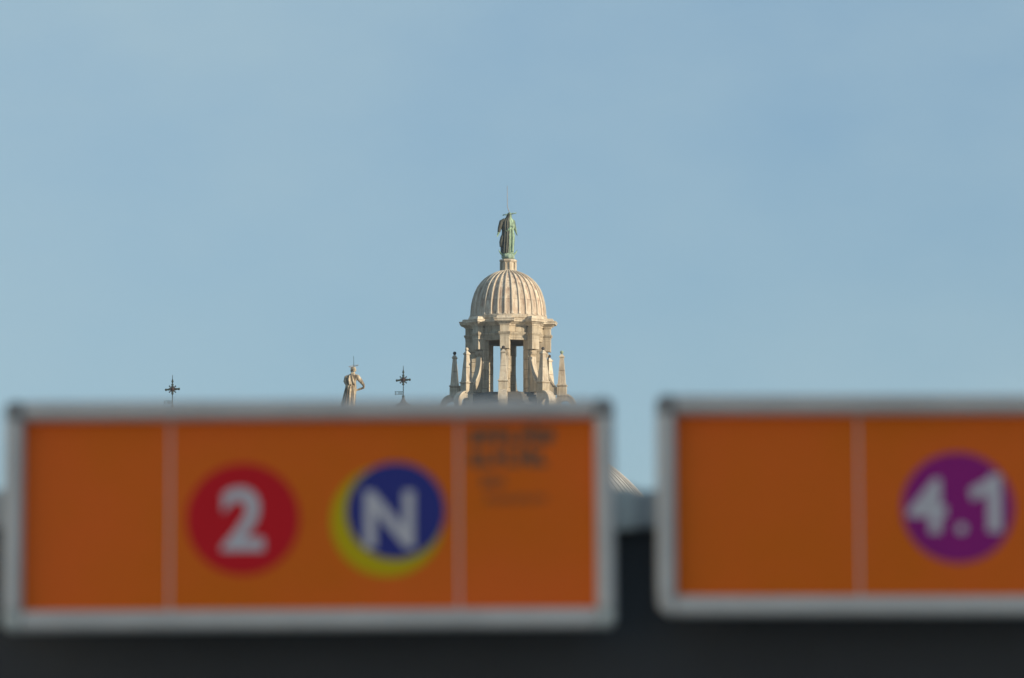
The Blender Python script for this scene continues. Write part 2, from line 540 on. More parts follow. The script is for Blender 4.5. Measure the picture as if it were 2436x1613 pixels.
# plan of the entablature: octagon with a projection at each pier
AP = 84.5 * math.cos(R(22.5)) + 3.0


def plan(front=101.5, hw=HW, ap=AP):
    pts_ = []
    for k in range(8):
        rot = Matrix.Rotation(R(T0 + 45 * k), 2)
        # where the pier's flank meets the adjoining bay planes (bay normal at +-22.5 degrees)
        c, s_ = math.cos(R(22.5)), math.sin(R(22.5))
        yr = (ap - hw * s_) / c
        for p in ((-hw, -yr), (-hw, -front), (hw, -front), (hw, -yr)):
            pts_.append(rot @ Vector(p))
    return pts_


def offset(poly_, d):
    out = []
    n = len(poly_)
    for i in range(n):
        p0, p1, p2 = poly_[i - 1], poly_[i], poly_[(i + 1) % n]
        e1, e2 = (p1 - p0).normalized(), (p2 - p1).normalized()
        n1, n2 = Vector((e1.y, -e1.x)), Vector((e2.y, -e2.x))
        k = 1 + n1.dot(n2)
        out.append(p1 + (n1 + n2) * (d / max(k, 0.2)))
    return out


PLAN = plan()


def mould(profile, cap0=True, cap1=True):
    rg = []
    for d, y in profile:
        rg.append([(P(p.x), P(p.y), Z(y)) for p in offset(PLAN, d)])
    return MB().rings(rg, cap0, cap1)


def ring_inner(mb, r, y0, y1):
    return mb


# lintel and frieze core: hollow octagon so that the sky shows through the openings below only
def ring_wall(prof_out, r_in):
    """moulded outer face, open octagonal well inside"""
    inner = []
    outs = []
    for d, y in prof_out:
        outs.append([(P(p.x), P(p.y), Z(y)) for p in offset(PLAN, d)])
    n = len(outs[0])
    for y in (prof_out[0][1], prof_out[-1][1]):
        ring = []
        for p in PLAN:
            a = math.atan2(p.y, p.x)
            ring.append((P(r_in) * math.cos(a), P(r_in) * math.sin(a), Z(y)))
        inner.append(ring)
    mb = MB()
    mb.rings([inner[0]] + outs + [inner[1]] + [inner[0]], False, False)
    return mb


arch = ring_wall([(-0.6, 816), (-0.6, 811.2), (0.2, 811), (0.2, 806), (1.2, 805.4), (3.2, 801.5), (3.2, 799), (0.3, 798)], 68)
arch.build('architrave', STONE, lantern)
fri = ring_wall([(-1.2, 797.95), (-1.2, 783)], 68).build('frieze', STONE_CORE, lantern)
# stone slabs of the frieze: three per bay and one on each pier
slab_bay = []
for k in range(8):
    rot = R(T0 + 22.5 + 45 * k)
    c, s_ = math.cos(R(22.5)), math.sin(R(22.5))
    half = (AP * s_ + (-HW) * 1.0 / 1.0) / c if False else AP * math.tan(R(22.5)) - HW / c
    xs = [-half + 0.3, -half * 0.36, half * 0.40, half - 0.3]
    for a, b in zip(xs[:-1], xs[1:]):
        MB().bbox(P(a + 0.2), P(b - 0.2), -P(AP - 0.1), -P(AP - 1.3), Z(797.6), Z(783.2), P(0.25)).build('stone_slab', STONE, fri, rotz=rot)
    MB().bbox(-P(HW - 0.1), P(HW - 0.1), -P(101.4), -P(86), Z(797.6), Z(783.2), P(0.3)).build('stone_slab', STONE, fri, rotz=R(T0 + 45 * k))
cor = ring_wall([(0.0, 782.9), (0.8, 782.6), (1.8, 780.2), (3.8, 778.8), (7.0, 776.6), (7.8, 775.2), (12.2, 774.4), (12.6, 771.2), (14.2, 768.6), (14.2, 767.6), (7.4, 766.4), (6.8, 764.4), (6.0, 761.6), (2.5, 760.6)], 60)
cor.build('cornice', STONE_PALE, lantern)
MB().lathe([(P(70), Z(782)), (P(92), Z(764)), (P(93.5), Z(757.5)), (P(92), Z(756)), (P(60), Z(756))], 48).build('cupola_ring', STONE_PALE, lantern)
MB().lathe([(P(74), Z(815)), (P(74), Z(812)), (P(40), Z(800)), (P(1), Z(796))], 24).build('vault', STONE_CORE, lantern)  # dark colour stands in for the shade inside the lantern

# cupola
CP = [(90.5, 0), (88.9, 6), (88.2, 13), (87.2, 24), (85.2, 36), (82.3, 47), (78.3, 59), (72.5, 71), (64.5, 82), (55.5, 91), (45, 98.5), (33, 104.5), (21, 109)]
YB = 756.0


def cp_at(h):
    for (r0, h0), (r1, h1) in zip(CP[:-1], CP[1:]):
        if h0 <= h <= h1:
            t = (h - h0) / (h1 - h0)
            return r0 + (r1 - r0) * t
    return CP[-1][0]


cup = MB().lathe([(P(r - 2.0), Z(YB - h)) for r, h in CP], 64).build('cupola', STONE_CORE, lantern, smooth=180)
NRIB = 32
rb = []
for i, (r, h) in enumerate(CP):
    w = 2.0 * (0.45 + 0.55 * r / 90)
    up = 2.4
    if h == 0:
        up, w = 2.6, 3.3
    elif h < 8:
        up, w = 2.0, 2.4
    a = CP[max(i - 1, 0)]
    b = CP[min(i + 1, len(CP) - 1)]
    t = Vector((b[0] - a[0], b[1] - a[1])).normalized()
    nrm = Vector((t.y, -t.x))
    o1 = Vector((r, h)) - nrm * 1.5
    o2 = Vector((r, h)) + nrm * (up * 0.65)
    o3 = Vector((r, h)) + nrm * up
    rb.append([(-P(w), -P(o1.x), Z(YB - o1.y)), (-P(w), -P(o2.x), Z(YB - o2.y)), (-P(w * 0.6), -P(o3.x), Z(YB - o3.y)), (P(w * 0.6), -P(o3.x), Z(YB - o3.y)), (P(w), -P(o2.x), Z(YB - o2.y)), (P(w), -P(o1.x), Z(YB - o1.y))])
crib_me = MB().rings(rb).mesh('cupola_rib')
crib_me.materials.append(DOME_RIB)


def panel_mesh(h0, h1, n):
    rg = []
    for i in range(n + 1):
        h = h0 + (h1 - h0) * i / n
        r = cp_at(h)
        half = math.pi / NRIB * 0.985
        row = []
        for j in range(5):
            a = -half + 2 * half * j / 4
            dish = 0.9 * (1 - (abs(j - 2) / 2) ** 2)      # slightly hollowed between the ribs
            rr = r - dish
            row.append((P(rr) * math.sin(a), -P(rr) * math.cos(a), Z(YB - h)))
        for j in range(4, -1, -1):
            a = -half + 2 * half * j / 4
            rr = r - 3
            row.append((P(rr) * math.sin(a), -P(rr) * math.cos(a), Z(YB - h)))
        rg.append(row)
    me_ = MB().rings(rg).mesh('cupola_panel', 30)
    me_.materials.append(DOME)
    return me_


pm = [panel_mesh(0, 35.6, 4), panel_mesh(36.2, 75.5, 5), panel_mesh(76, 108.5, 6)]
for k in range(NRIB):
    a = R(T0) + 2 * math.pi * k / NRIB
    link('rib', crib_me, cup, None, a)
    for me_ in pm:
        link('panel', me_, cup, None, a + math.pi / NRIB)

# pedestal on the cupola
ped = MB().lathe([(P(22.5), Z(652)), (P(22), Z(645)), (P(18.6), Z(642)), (P(18), Z(626)), (P(19.5), Z(624.5)), (P(22), Z(622)), (P(22.2), Z(619.5)), (P(19), Z(617.5))], 8, R(T0 - 90 + 22.5)).build('pedestal', STONE_PALE, lantern)
for k in range(8):
    MB().bbox(-P(3.2), P(3.2), -P(20.2), -P(17), Z(645), Z(624.6), P(0.3)).build('pilaster', STONE, ped, rotz=R(T0 + 22.5 + 45 * k))

# ------------------------------------------------------------------ green statue on the cupola
def V(x, y, dep=0.0):
    """statue coordinates: photo pixels right of the axis, photo row, pixels towards the viewer"""
    return Vector((P(x), -P(dep), Z(y)))


mad = empty('statue', org + Vector((0, 0, Z(617.5))))
tag(mad, 'green bronze robed statue with ring of stars on top of the ribbed cupola', 'statue')
off = Vector((0, 0, -Z(617.5)))
mb = MB()
secs = [(606, -1.5, 13.0, 11.5), (600, -1.8, 14.2, 12), (592, -1.4, 14.3, 12), (582, -0.8, 14.4, 11.5), (572, 0.2, 14.6, 11), (560, 0.8, 14.4, 10.5), (549, 0.3, 12.8, 9.5), (540, 0.6, 13.6, 9.5),
        (531, -0.5, 14.6, 9.0), (525, -1.0, 12.8, 8.0), (520, 0.8, 8.6, 7.0), (516, 2.4, 6.0, 6.0), (512, 3.4, 5.0, 5.4), (508, 3.8, 4.6, 5.0), (505, 3.8, 2.8, 3.0)]
rg = []
NS = 48
for y, cx, hx, hy in secs:
    row = []
    fold = 0.11 if y > 545 else 0.06
    if y < 522:
        fold = 0.02
    for j in range(NS):
        a = 2 * math.pi * j / NS
        m_ = 1 + fold * (math.sin(7 * a + 0.4 * math.sin(y * 0.06)) * 0.7 + 0.5 * math.sin(12 * a + 1.3 + y * 0.015))
        row.append(V(cx + hx * m_ * math.cos(a), y, hy * m_ * math.sin(a) * -1) + off)
    rg.append(row)
mb.rings(rg)
# arms, low and spread
mb.tube([V(-10, 525, 2) + off, V(-17.5, 529, 3) + off, V(-21, 544, 4) + off, V(-23.2, 555, 6) + off, V(-25.2, 561, 7) + off], [P(4.5), P(4.0), P(3.4), P(2.6), P(1.7)], 10)
mb.tube([V(6, 523, -2) + off, V(12.2, 526, -3) + off, V(15.4, 540, -4) + off, V(18.0, 549, -6) + off, V(20.0, 556, -7) + off], [P(5), P(4.6), P(3.8), P(2.6), P(1.5)], 10)
for fx, sgn, dep in ((-25.6, -1, 7), (20.4, 1, -7)):
    for q in range(5):
        mb.tube([V(fx - sgn * 0.3, 560.0 if sgn < 0 else 555.4, dep) + off, V(fx + sgn * (0.2 + 0.45 * q), (564.6 if sgn < 0 else 559.8) - 0.5 * abs(q - 2), dep + 0.9 * (q - 2)) + off], [P(0.85), P(0.6)], 6)
# mantle folds down the back and the loose edge of the cloak on the left
mb.tube([V(-10, 552, 4) + off, V(-14.5, 565, 5) + off, V(-17.0, 577, 5) + off, V(-17.8, 587, 5) + off], [P(2.5), P(4), P(4.2), P(2.6)], 10)
mb.tube([V(12, 538, 4) + off, V(4, 545, 11) + off, V(-6, 552, 10) + off], [P(2.6), P(3.0), P(2.2)], 8)
mb.tube([V(9, 548, 6) + off, V(11, 570, 7) + off, V(10, 600, 8) + off], [P(2.5), P(3.3), P(3.2)], 8)
mb.sphere(V(4.2, 509.5, -1.5) + off, P(4.6), 14, (0.95, 1.0, 1.15))
mb.sphere(V(7.6, 511.2, -4.2) + off, P(1.0), 8)           # nose, turned away to the right
body = remeshed(mb, 'statue_body', 0.022, 2)
body.materials.append(PATINA)
link('body', body, mad)
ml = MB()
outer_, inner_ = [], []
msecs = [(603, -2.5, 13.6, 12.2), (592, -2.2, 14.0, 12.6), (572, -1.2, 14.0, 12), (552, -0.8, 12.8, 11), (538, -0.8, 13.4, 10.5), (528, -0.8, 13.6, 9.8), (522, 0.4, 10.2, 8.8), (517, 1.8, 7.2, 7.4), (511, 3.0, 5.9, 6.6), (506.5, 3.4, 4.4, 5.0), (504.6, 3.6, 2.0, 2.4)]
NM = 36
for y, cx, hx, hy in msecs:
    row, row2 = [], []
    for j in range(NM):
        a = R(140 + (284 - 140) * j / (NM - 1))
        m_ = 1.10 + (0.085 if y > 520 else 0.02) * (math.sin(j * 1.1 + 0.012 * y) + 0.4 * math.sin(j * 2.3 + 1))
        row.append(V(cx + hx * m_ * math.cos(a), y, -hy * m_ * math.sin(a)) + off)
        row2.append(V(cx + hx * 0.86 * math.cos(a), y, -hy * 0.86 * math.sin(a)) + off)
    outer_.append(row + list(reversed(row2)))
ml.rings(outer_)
ml.tube([V(-8, 523, 3) + off, V(-16.5, 527.5, 3.5) + off, V(-20.6, 543, 4.6) + off, V(-22.4, 553, 6) + off], [P(5.0), P(5.3), P(4.6), P(3.5)], 12)  # dark sleeve puts the body's shade on the left arm into the colour
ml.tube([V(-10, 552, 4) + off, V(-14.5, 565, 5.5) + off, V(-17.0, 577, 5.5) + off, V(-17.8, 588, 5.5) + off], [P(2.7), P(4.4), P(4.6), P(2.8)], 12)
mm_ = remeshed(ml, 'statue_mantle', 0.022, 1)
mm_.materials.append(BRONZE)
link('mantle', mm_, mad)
orb = MB().sphere(V(-0.8, 609.5) + off, P(13.4), 20, (1.12, 1.1, 0.62))
for k in range(9):
    a = 2 * math.pi * k / 9
    orb.sphere(V(-0.8 + 11.5 * math.cos(a), 612 - 3.5 * (k % 2), 11 * math.sin(a)) + off, P(5), 10)
ob_me = remeshed(orb, 'cloud_base', 0.03, 2)
ob_me.materials.append(PATINA_PALE)
link('cloud_base', ob_me, mad)
cres = []
for i in range(25):
    a = R(198 + (342 - 198) * i / 24)
    t = abs(i - 12) / 12
    cres.append((V(-0.6 + 22.6 * math.cos(a) * (1 + 0.03 * t), 590.5 - 20 * math.sin(a) - 2.5 * t ** 3, 6) + off, P(3.4 * (1 - t ** 1.6) + 0.35)))
MB().tube([c[0] for c in cres], [c[1] for c in cres], 8).build('crescent', PATINA, mad, smooth=180)
# ring of twelve stars, tilted
hc = V(3.0, 508.6, -1) + off
hm = Matrix.Translation(hc) @ Matrix.Rotation(R(-9), 4, 'Y') @ Matrix.Rotation(R(4), 4, 'X')
halo = MB().tube([hm @ Vector((P(16) * math.cos(2 * math.pi * i / 32), P(16) * math.sin(2 * math.pi * i / 32), 0)) for i in range(33)], P(0.55), 6).build('halo', PATINA, mad, smooth=180)
for k in range(12):
    a = 2 * math.pi * k / 12
    c = hm @ Vector((P(16.6) * math.cos(a), P(16.6) * math.sin(a), 0))
    st = MB()
    o_ = []
    out_ = Vector((math.cos(a), math.sin(a), 0))
    tan_ = Vector((-math.sin(a), math.cos(a), 0))
    ring = []
    for q in range(10):
        rr = P(2.3) if q % 2 == 0 else P(1.0)
        ring.append(c + tan_ * rr * math.sin(math.pi * q / 5) + Vector((0, 0, 1)) * rr * math.cos(math.pi * q / 5))
    st.add(ring + [c + out_ * P(0.6), c - out_ * P(0.6)], [(q, (q + 1) % 10, 10) for q in range(10)] + [((q + 1) % 10, q, 11) for q in range(10)])
    st.build('star', PATINA, halo)
MB().tube([V(4.0, 507) + off, V(2.0, 503) + off, V(-1.4, 493) + off, V(-2, 490) + off, V(-2.2, 470) + off, V(-2.4, 441) + off], [P(0.8), P(0.8), P(0.75), P(0.7), P(0.65), P(0.5)], 6).build('lightning_rod', ROD, mad, smooth=180)

# ------------------------------------------------------------------ figures on the roof pinnacles to the left
YS = 352.0
S2 = (YS * math.cos(PITCH) + 34 * math.sin(PITCH)) / FPX
S2V = S2 / math.cos(PITCH)


def pinnacle(px, py_top, Y, r_top, prof_px, mat=None):
    """pinnacle of the church under a figure or cross; prof_px lists (radius px, px below the top)"""
    p = at(px, py_top, Y)
    pr = [(r * S2, -d * S2V) for r, d in prof_px]
    zb = -(p.z - (cz - 7.5))
    pr.append((pr[-1][0], zb))
    pr.reverse()
    mat = mat or STONE
    MB().lathe(pr, 16, cx=p.x - church.location.x, cy=p.y - church.location.y, cz=p.z).build('pinnacle', mat, church, smooth=35)
    return p


# saint
sp = pinnacle(838, 996, YS, 20, [(1, 0), (20, 0.2), (20, 8), (15, 11), (15, 40), (20, 44), (22, 60), (26, 70)])
saint = empty('statue', sp)
tag(saint, 'weathered stone saint with hand on hip and wire halo standing between the two iron crosses', 'statue')


def Q(cx, cy, dep=0.0):
    """from the enlarged crop of the saint (10.45 px per photo px)"""
    return Vector(((780 + cx / 10.45 - 838) * S2, -dep / 10.45 * S2, (996 - (830 + cy / 10.45)) * S2V))


mb = MB()
secs = [(1735, 505, 185, 150), (1600, 505, 175, 150), (1480, 507, 165, 145), (1380, 507, 158, 140), (1250, 531, 148, 130), (1150, 546, 138, 125), (1050, 560, 132, 118), (960, 574, 124, 105),
        (910, 574, 122, 102), (850, 562, 132, 108), (780, 562, 146, 112), (720, 575, 150, 105), (670, 604, 128, 88), (635, 612, 82, 68), (610, 618, 52, 52), (585, 626, 42, 44)]
rg = []
for y, cx, hx, hy in secs:
    fold = 0.15 if y > 900 else 0.06
    if y < 660:
        fold = 0.01
    rg.append([Q(cx + hx * (1 + fold * (math.sin(8 * a + 0.7 * math.sin(y * 0.006)) + 0.6 * math.sin(13 * a + y * 0.003))) * math.cos(a), y,
                 -hy * (1 + fold * (math.sin(8 * a) + 0.6 * math.sin(13 * a + y * 0.003))) * math.sin(a)) for a in [2 * math.pi * j / NS for j in range(NS)]])
mb.rings(rg)
mb.tube([Q(640, 690, 10), Q(730, 700, 10), Q(815, 800, 5), Q(878, 888, 0), Q(900, 955, 0)], [6.0 * S2, 6.4 * S2, 5.0 * S2, 3.4 * S2, 2.3 * S2], 12)
mb.tube([Q(902, 950, 0), Q(872, 972, -10), Q(800, 995, -30), Q(730, 1018, -40), Q(680, 1030, -40)], [2.4 * S2, 2.7 * S2, 2.7 * S2, 2.1 * S2, 2.0 * S2], 12)
for q in range(5):
    mb.tube([Q(695, 1020 + 6 * q, -40), Q(655 - 6 * (q % 3), 1022 + 13 * q, -25)], [1.0 * S2, 0.8 * S2], 6)
mb.tube([Q(540, 690, 10), Q(455, 720, 10), Q(432, 800, -20), Q(470, 890, -80)], [5.5 * S2, 5.5 * S2, 5 * S2, 4 * S2], 12)
# cloak falling diagonally over the back
mb.tube([Q(588, 600, 40), Q(585, 680, 85), Q(625, 790, 108), Q(655, 900, 98)], [2.2 * S2, 3.0 * S2, 3.0 * S2, 2.4 * S2], 8)
mb.tube([Q(545, 660, 70), Q(520, 780, 108), Q(540, 900, 104)], [2.2 * S2, 3.2 * S2, 2.4 * S2], 8)
for x0, x1, d in ((510, 440, 100), (560, 520, 118), (620, 600, 112), (650, 640, 90)):
    mb.tube([Q(x0, 930, d), Q((x0 + x1) / 2, 1150, d + 12), Q(x1, 1500, d + 22)], [2.0 * S2, 2.6 * S2, 3.0 * S2], 8)
# head, in profile to the right
mb.sphere(Q(636, 505, 0), 5.6 * S2, 16, (1.0, 0.95, 1.25))
mb.sphere(Q(662, 520, 0), 3.9 * S2, 12, (0.85, 0.85, 1.35))
mb.tube([Q(690, 505, 0), Q(703, 530, 0), Q(692, 538, 0)], [0.7 * S2, 1.0 * S2, 0.7 * S2], 8)
mb.tube([Q(690, 552, 0), Q(684, 572, 0)], [1.2 * S2, 1.3 * S2], 8)
for q in range(6):      # loose hair
    mb.tube([Q(612, 450 + 16 * q, 20 - 8 * q), Q(585 - 4 * q, 485 + 14 * q, 26 - 8 * q), Q(580, 545 + 8 * q, 20 - 6 * q)], [2.0 * S2, 1.6 * S2, 0.9 * S2], 8)
sb = remeshed(mb, 'saint_body', 0.02, 1)
sb.materials.append(STATUE_STONE)
link('body', sb, saint)
hm = Matrix.Translation(Q(636, 432, 0)) @ Matrix.Rotation(R(-10), 4, 'Y') @ Matrix.Rotation(R(16), 4, 'X')
sh = MB().tube([hm @ Vector((9 * S2 * math.cos(2 * math.pi * i / 24), 9 * S2 * math.sin(2 * math.pi * i / 24), 0)) for i in range(25)], 0.5 * S2, 6).build('halo', ROD, saint)
for k in range(16):
    a = 2 * math.pi * k / 16
    MB().tube([hm @ Vector((9 * S2 * math.cos(a), 9 * S2 * math.sin(a), 0)), hm @ Vector((12.2 * S2 * math.cos(a), 12.2 * S2 * math.sin(a), 1.2 * S2))], [0.5 * S2, 0.25 * S2], 5).build('ray', ROD, sh)
for q in range(3):
    MB().tube([Q(590 + 12 * q, 520, 20), Q(534 + 22 * q, 448, 30)], [0.5 * S2, 0.3 * S2], 5).build('strut', ROD, sh)
MB().tube([Q(641, 470, 0), Q(640, 380, 0), Q(635, 180, 0)], [0.6 * S2, 0.55 * S2, 0.4 * S2], 6).build('lightning_rod', IRON, saint)

# iron star crosses
YC = 356.0
S3 = (YC * math.cos(PITCH) + 34 * math.sin(PITCH)) / FPX
S3V = S3 / math.cos(PITCH)


def make_cross():
    root = empty('iron_cross')
    X = lambda x, y, d=0: Vector((x * S3, -d * S3, y * S3V))     # px from the star's centre
    MB().tube([X(0, -40), X(0, 12), X(0, 33.6)], [1.05 * S3, 1.0 * S3, 0.55 * S3], 6).build('rod', IRON, root)
    MB().lathe([(0.7 * S3, 13.4 * S3V), (1.6 * S3, 15.4 * S3V), (2.7 * S3, 18 * S3V), (1.9 * S3, 20.5 * S3V), (0.7 * S3, 25 * S3V)], 10).build('knob', IRON, root, smooth=180)
    # four cross arms with flared ends
    for nm, dirs in (('arm', ((1, 0.03), (-1, -0.1), (0, 1), (0, -1))),):
        for dx, dy in dirs:
            ln = 18.0 if dx else 13.0
            prof_ = [(0.0, 1.7), (0.42, 1.6), (0.55, 2.8), (0.66, 1.7), (0.78, 2.7), (0.92, 3.1), (1.0, 1.0)]
            MB().tube([X(dx * ln * t, dy * ln * t) for t, r in prof_], [r * S3 for t, r in prof_], 8, 0.6).build(nm, IRON, root, smooth=180)
    MB().lathe([(0.4 * S3, -1.6 * S3), (3.8 * S3, -1.6 * S3), (4.6 * S3, 0), (3.8 * S3, 1.6 * S3), (0.4 * S3, 1.6 * S3)], 12).build('hub', IRON_RED, root, smooth=180).rotation_euler.x = math.pi / 2
    for k in range(12):
        a = 2 * math.pi * (k + 0.5) / 12
        ln = 11.8 if k % 3 == 1 else 8.4
        MB().tube([X(2 * math.cos(a), 2 * math.sin(a)), X(0.72 * ln * math.cos(a), 0.72 * ln * math.sin(a)), X(0.88 * ln * math.cos(a), 0.88 * ln * math.sin(a)), X(ln * math.cos(a), ln * math.sin(a))],
                  [1.6 * S3, 1.1 * S3, 1.9 * S3, 0.5 * S3], 6, 0.6).build('ray', IRON_RED if k % 2 else IRON, root)
    # small pierced vane
    vane = MB()
    vane.box(-15 * S3, 0, -0.25 * S3, 0.25 * S3, -28.2 * S3V, -27.2 * S3V)
    vane.box(-15 * S3, 0, -0.25 * S3, 0.25 * S3, -35.2 * S3V, -34.2 * S3V)
    for i in range(5):
        vane.box((-1.2 - 2.9 * i) * S3, (-0.3 - 2.9 * i) * S3, -0.2 * S3, 0.2 * S3, -34.2 * S3V, -28.2 * S3V)
    vane.box(-12.6 * S3, -0.9 * S3, -0.15 * S3, 0.15 * S3, -31.7 * S3V, -30.7 * S3V)
    for y in (-28, -31.2, -34.8):
        vane.box(-20.5 * S3, -15 * S3, -0.25 * S3, 0.25 * S3, (y - 0.5) * S3V, (y + 0.4) * S3V)
    vane.box(-18.8 * S3, -17.6 * S3, -0.3 * S3, 0.3 * S3, -36.0 * S3V, -27.0 * S3V)
    vane.build('vane', IRON, root)
    MB().sphere(X(0, -39.5), 3.4 * S3, 12).build('ball', IRON, root, smooth=180)
    return root


cross = make_cross()
cross.location = at(959.4, 903.7, YC)
tag(cross, 'dark iron star cross with a pierced vane right beside the stone saint', 'cross', 'iron star crosses on the church pinnacles')
cross2 = copy_tree(cross)
cross2.location = at(410.3, 925.8, YC)
tag(cross2, 'dark iron star cross standing alone above the far left of the left orange sign', 'cross', 'iron star crosses on the church pinnacles')
for px, py in ((959.4, 903.7), (410.3, 925.8)):
    pinnacle(px, py + 41, YC, 4, [(2, 0), (3.5, 3), (5, 8), (9, 13), (16, 17), (19, 19), (19, 25), (15, 26), (15, 70), (20, 72), (24, 80)], LEAD_AND_SHADE)

# ------------------------------------------------------------------ the bus stop in front
YB_ = 7.69
UP = YB_ * math.cos(PITCH) / FPX          # metres per photo pixel at the signs
UPV = UP / math.cos(PITCH)
TILT = R(6)


def glyphs(txt, size, thick, mat, parent, loc, name, spacing=1.0):
    cu = bpy.data.curves.new('glyph', 'FONT')
    cu.body = txt
    cu.size = size
    cu.align_x, cu.align_y = 'CENTER', 'CENTER'
    cu.offset = thick
    cu.extrude = 0.0006
    cu.space_character = spacing
    o = bpy.data.objects.new('glyph', cu)
    COL.objects.link(o)
    dg = bpy.context.evaluated_depsgraph_get()
    me_ = bpy.data.meshes.new_from_object(o.evaluated_get(dg))
    bpy.data.objects.remove(o)
    me_.name = name
    # centre on its own bounds, turn to face the viewer (-Y)
    xs = [v.co.x for v in me_.vertices]
    ys = [v.co.y for v in me_.vertices]
    cx_, cy_ = (min(xs) + max(xs)) / 2, (min(ys) + max(ys)) / 2
    for v in me_.vertices:
        v.co = Vector((v.co.x - cx_, -v.co.z, v.co.y - cy_))
    me_.materials.clear()
    me_.materials.append(mat)
    return link(name, me_, parent, loc), (max(xs) - min(xs), max(ys) - min(ys))


def disc(r, y_front, thick=0.0012, n=64):
    return MB().lathe([(r, 0), (r, thick)], n)


def make_sign(x0, x1, ytop, ybot, roll, dividers, label, dark_bottom):
    """x0..ybot: photo pixels of the outer frame"""
    c = at((x0 + x1) / 2, (ytop + ybot) / 2, YB_)
    root = empty('bus_line_sign', c, rot=(-TILT, roll, 0))
    tag(root, label, 'sign', 'orange bus line signs')
    w, h = (x1 - x0) * UP / 2, (ybot - ytop) * UPV / 2
    fw = 47 * UP                                  # rail width

    def rail(name, ax, a, b, c_):
        # round-edged aluminium extrusion, 32 mm deep
        pr_ = []
        d0, d1, hw_ = -0.016, 0.016, fw / 2
        rr = 0.009
        for cx_, cy_, a0 in ((hw_ - rr, d1 - rr, 0), (-hw_ + rr, d1 - rr, 90), (-hw_ + rr, d0 + rr, 180), (hw_ - rr, d0 + rr, 270)):
            for i in range(5):
                t = R(a0 + 22.5 * i)
                pr_.append((cx_ + rr * math.cos(t), cy_ + rr * math.sin(t)))
        mb_ = MB()
        if ax == 'x':
            mb_.prism([(q, c_ + p) for p, q in pr_], 'x', a, b)
        else:
            mb_.prism([(c_ + p, q) for p, q in pr_], 'z', a, b)
        return mb_.build(name, ALU, root, smooth=40)

    k = fw * 1.05
    rail('top_rail', 'x', -w + k, w - k, h - fw / 2)
    rail('bottom_rail', 'x', -w + k, w - k, -h + fw / 2)
    rail('side_rail', 'z', -h + k, h - k, -w + fw / 2)
    rail('side_rail', 'z', -h + k, h - k, w - fw / 2)
    # corner pieces: quarter rounds joining the rails
    for sx in (-1, 1):
        for sz in (-1, 1):
            cx_, cz_ = sx * (w - k), sz * (h - k)
            ex = 0.42 if (dark_bottom or sz > 0) else 0.85
            pr_ = [(cx_, cz_)] + [(cx_ + sx * k * math.cos(R(90 * i / 8)) ** ex, cz_ + sz * k * math.sin(R(90 * i / 8)) ** ex) for i in range(9)]
            mat_ = CORNER if sz > 0 else (ALU_GREY if dark_bottom else ALU)
            cc = MB().prism(pr_, 'y', -0.0158, 0.0158).build('corner_cap', mat_, root, bevel=0.005)
    MB().box(-w + fw * 0.6, w - fw * 0.6, 0.012, 0.0155, -h + fw * 0.6, h - fw * 0.6).build('back_plate', ALU_GREY, root)
    # orange sheets between the narrow white strips
    edges = [-w + fw * 0.7] + [(d - (x0 + x1) / 2) * UP for d in dividers] + [w - fw * 0.7]
    for i, (a, b) in enumerate(zip(edges[:-1], edges[1:])):
        MB().box(a + (0.0014 if i else 0), b - (0.0014 if i < len(edges) - 2 else 0), 0.005, 0.0117, -h + fw * 0.7, h - fw * 0.7).build('orange_panel', ORANGE, root)
    for d in edges[1:-1]:
        MB().box(d - 0.0013, d + 0.0013, 0.004, 0.0116, -h + fw * 0.9, h - fw * 0.9).build('divider_strip', WHITE, root)
    return root, (x0 + x1) / 2, (ytop + ybot) / 2


def spot(sx, sy, px, py, y=0.0):
    return Vector(((px - sx) * UP, y, (sy - py) * UPV))


def badge(root, name, c, r, mat, y, label=None):
    m_ = MB()
    n = 56
    ring = [(r * math.cos(2 * math.pi * i / n), r * math.sin(2 * math.pi * i / n)) for i in range(n)]
    o = m_.prism(ring, 'y', 0, 0.0008).build(name, mat, root, loc=c + Vector((0, y, 0)))
    if label:
        o['label'] = label
    return o


sg, sx, sy = make_sign(3, 1469, 947, 1502, R(-0.35), [401, 1094], 'orange bus sign with red number 2 badge and blue letter N badge', True)
b2 = badge(sg, 'route_badge', spot(sx, sy, 576, 1233), 136 * UP, RED, 0.0040, 'round red badge with white 2')
glyphs('2', 206 * UP, 6.5 * UP, WHITE, b2, (0, -0.0012, 0), 'number')
yel = badge(sg, 'route_badge', spot(sx, sy, 922, 1239), 135 * UP, YELLOW, 0.0041, 'round yellow and blue night badge with white N')
blu = badge(yel, 'blue_disc', spot(sx, sy, 943, 1215) - spot(sx, sy, 922, 1239), 118 * UP, BLUE, -0.0010)
glyphs('N', 186 * UP, 6.0 * UP, WHITE, yel, spot(sx, sy, 928, 1236) - spot(sx, sy, 922, 1239) + Vector((0, -0.0022, 0)), 'letter')[0].scale.x = 0.92
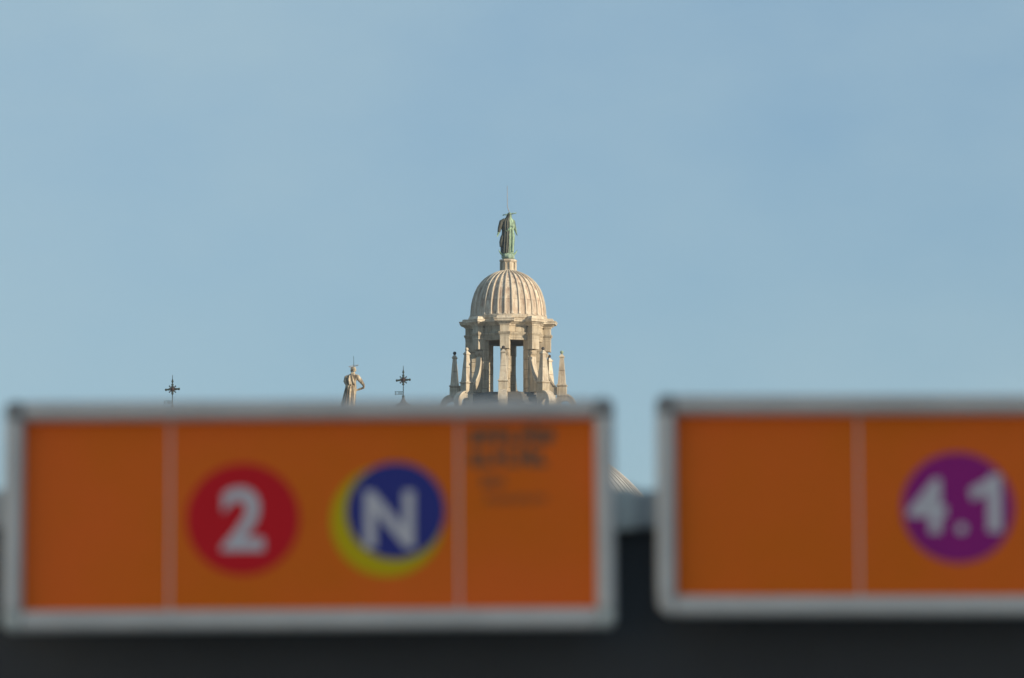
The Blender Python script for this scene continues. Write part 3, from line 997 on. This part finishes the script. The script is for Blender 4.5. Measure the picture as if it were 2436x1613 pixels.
# small lettering, far too blurred to read: runs of little strokes
def small_line(px0, px1, py0, py1, wgt, dens=1.0, seed=1):
    rnd = random.Random(seed)
    mb_ = MB()
    x = px0
    hgt = py1 - py0
    while x < px1 - hgt * 0.5:
        wl = hgt * rnd.uniform(0.42, 0.62)
        st = wgt
        if rnd.random() < 0.1:
            x += hgt * 0.35
            continue
        z0 = py0 if rnd.random() < 0.35 else py0 + hgt * 0.25
        a = spot(sx, sy, x, py1)
        b_ = spot(sx, sy, x + st, z0)
        mb_.box(a.x, b_.x, 0.0037, 0.0046, a.z, b_.z)
        kind = rnd.randrange(3)
        zs = [(py1 - st, py1)] if kind == 0 else [(py0 + hgt * 0.25, py0 + hgt * 0.25 + st)]
        if kind == 2:
            zs.append((py1 - st, py1))
        for q0, q1 in zs:
            a = spot(sx, sy, x + st + 0.2, q1)
            b_ = spot(sx, sy, x + wl, q0)
            mb_.box(a.x, b_.x, 0.0037, 0.0046, a.z, b_.z)
        if kind > 0:
            a = spot(sx, sy, x + wl - st, py1 - st - 0.2)
            b_ = spot(sx, sy, x + wl, py0 + hgt * 0.25 + st + 0.2)
            mb_.box(a.x, b_.x, 0.0037, 0.0046, a.z, b_.z)
        x += wl + st * 0.9 / dens
    return mb_.build('text_line', INK, sg)


small_line(1122, 1330, 1006, 1056, 11, 2.0, 3)
small_line(1122, 1322, 1064, 1108, 9.5, 2.0, 5)
small_line(1150, 1215, 1128, 1158, 4.0, 0.6, 8)
small_line(1160, 1310, 1176, 1196, 2.6, 0.5, 9)

sg2, sx2, sy2 = make_sign(1555, 3020, 935, 1469, R(-0.05), [2042, 2790], 'orange bus sign with purple 4.1 badge, cut off by the right edge', False)
bp_ = badge(sg2, 'route_badge', spot(sx2, sy2, 2279, 1206), 134 * UP, PURPLE, 0.0040, 'round purple badge with white 4.1')
glyphs('4', 174 * UP, 6.0 * UP, WHITE, bp_, (-74 * UP, -0.0012, 4 * UP), 'number')
glyphs('.', 170 * UP, 2.0 * UP, WHITE, bp_, (8 * UP, -0.0012, -52 * UP), 'number')
one = [(-3, -70), (30, -70), (30, 70), (6, 70), (-6, 56), (-46, 34), (-40, 6), (-3, 24)]
MB().prism([(x * UP, z * UP) for x, z in one], 'y', -0.0006, 0.0006).build('number', WHITE, bp_, loc=(74 * UP, -0.0014, 10 * UP))

# stand carrying the signs
stand = empty('bus_stop_stand', (0.2, YB_ + 0.09, 0))
tag(stand, 'dark steel bus stop board and grey crossbar behind the orange signs', 'bus stop')
lx = lambda px: (px - W0 / 2) * UP - 0.2
zt = at(0, 1165, YB_ + 0.06).z
zb = at(0, 1256, YB_ + 0.06).z
MB().bbox(lx(-200), lx(3150), -0.034, -0.004, zb, zt, 0.005).build('crossbar', BAR, stand)
MB().bbox(lx(-190), lx(3140), -0.002, 0.04, 0.7, zb + 0.03, 0.006).build('backing_board', BOARD, stand)
MB().bbox(lx(1452), lx(1516), -0.052, -0.036, zb - 0.004, zt + 0.004, 0.004).build('clamp', ALU_GREY, stand)
MB().bbox(lx(700), lx(770), -0.052, -0.036, zb - 0.004, zt + 0.004, 0.004).build('clamp', ALU_GREY, stand)
MB().bbox(lx(2250), lx(2320), -0.052, -0.036, zb - 0.004, zt + 0.004, 0.004).build('clamp', ALU_GREY, stand)
for px in (-150, 3100):
    MB().lathe([(0.03, 0), (0.03, zt - 0.01)], 16, cx=lx(px), cy=0.075).build('post', BAR, stand, smooth=40)
    MB().box(lx(px) - 0.09, lx(px) + 0.09, -0.02, 0.17, 0.002, 0.014).build('foot_plate', BAR, stand)

# ------------------------------------------------------------------ thin city haze
hz = bpy.data.materials.new('haze_air')
hz.use_nodes = True
ht = hz.node_tree
ht.nodes.clear()
ho = ht.nodes.new('ShaderNodeOutputMaterial')
hv = ht.nodes.new('ShaderNodeVolumePrincipled')
hv.inputs['Color'].default_value = (0.66, 0.84, 1.0, 1)
hv.inputs['Density'].default_value = 0.00012
ht.links.new(hv.outputs['Volume'], ho.inputs['Volume'])
hb = MB().box(-9100, 9100, -9100, 9100, -1.3, 64).build('haze', hz)
tag(hb, 'thin even haze in the air', None, None, 'stuff')
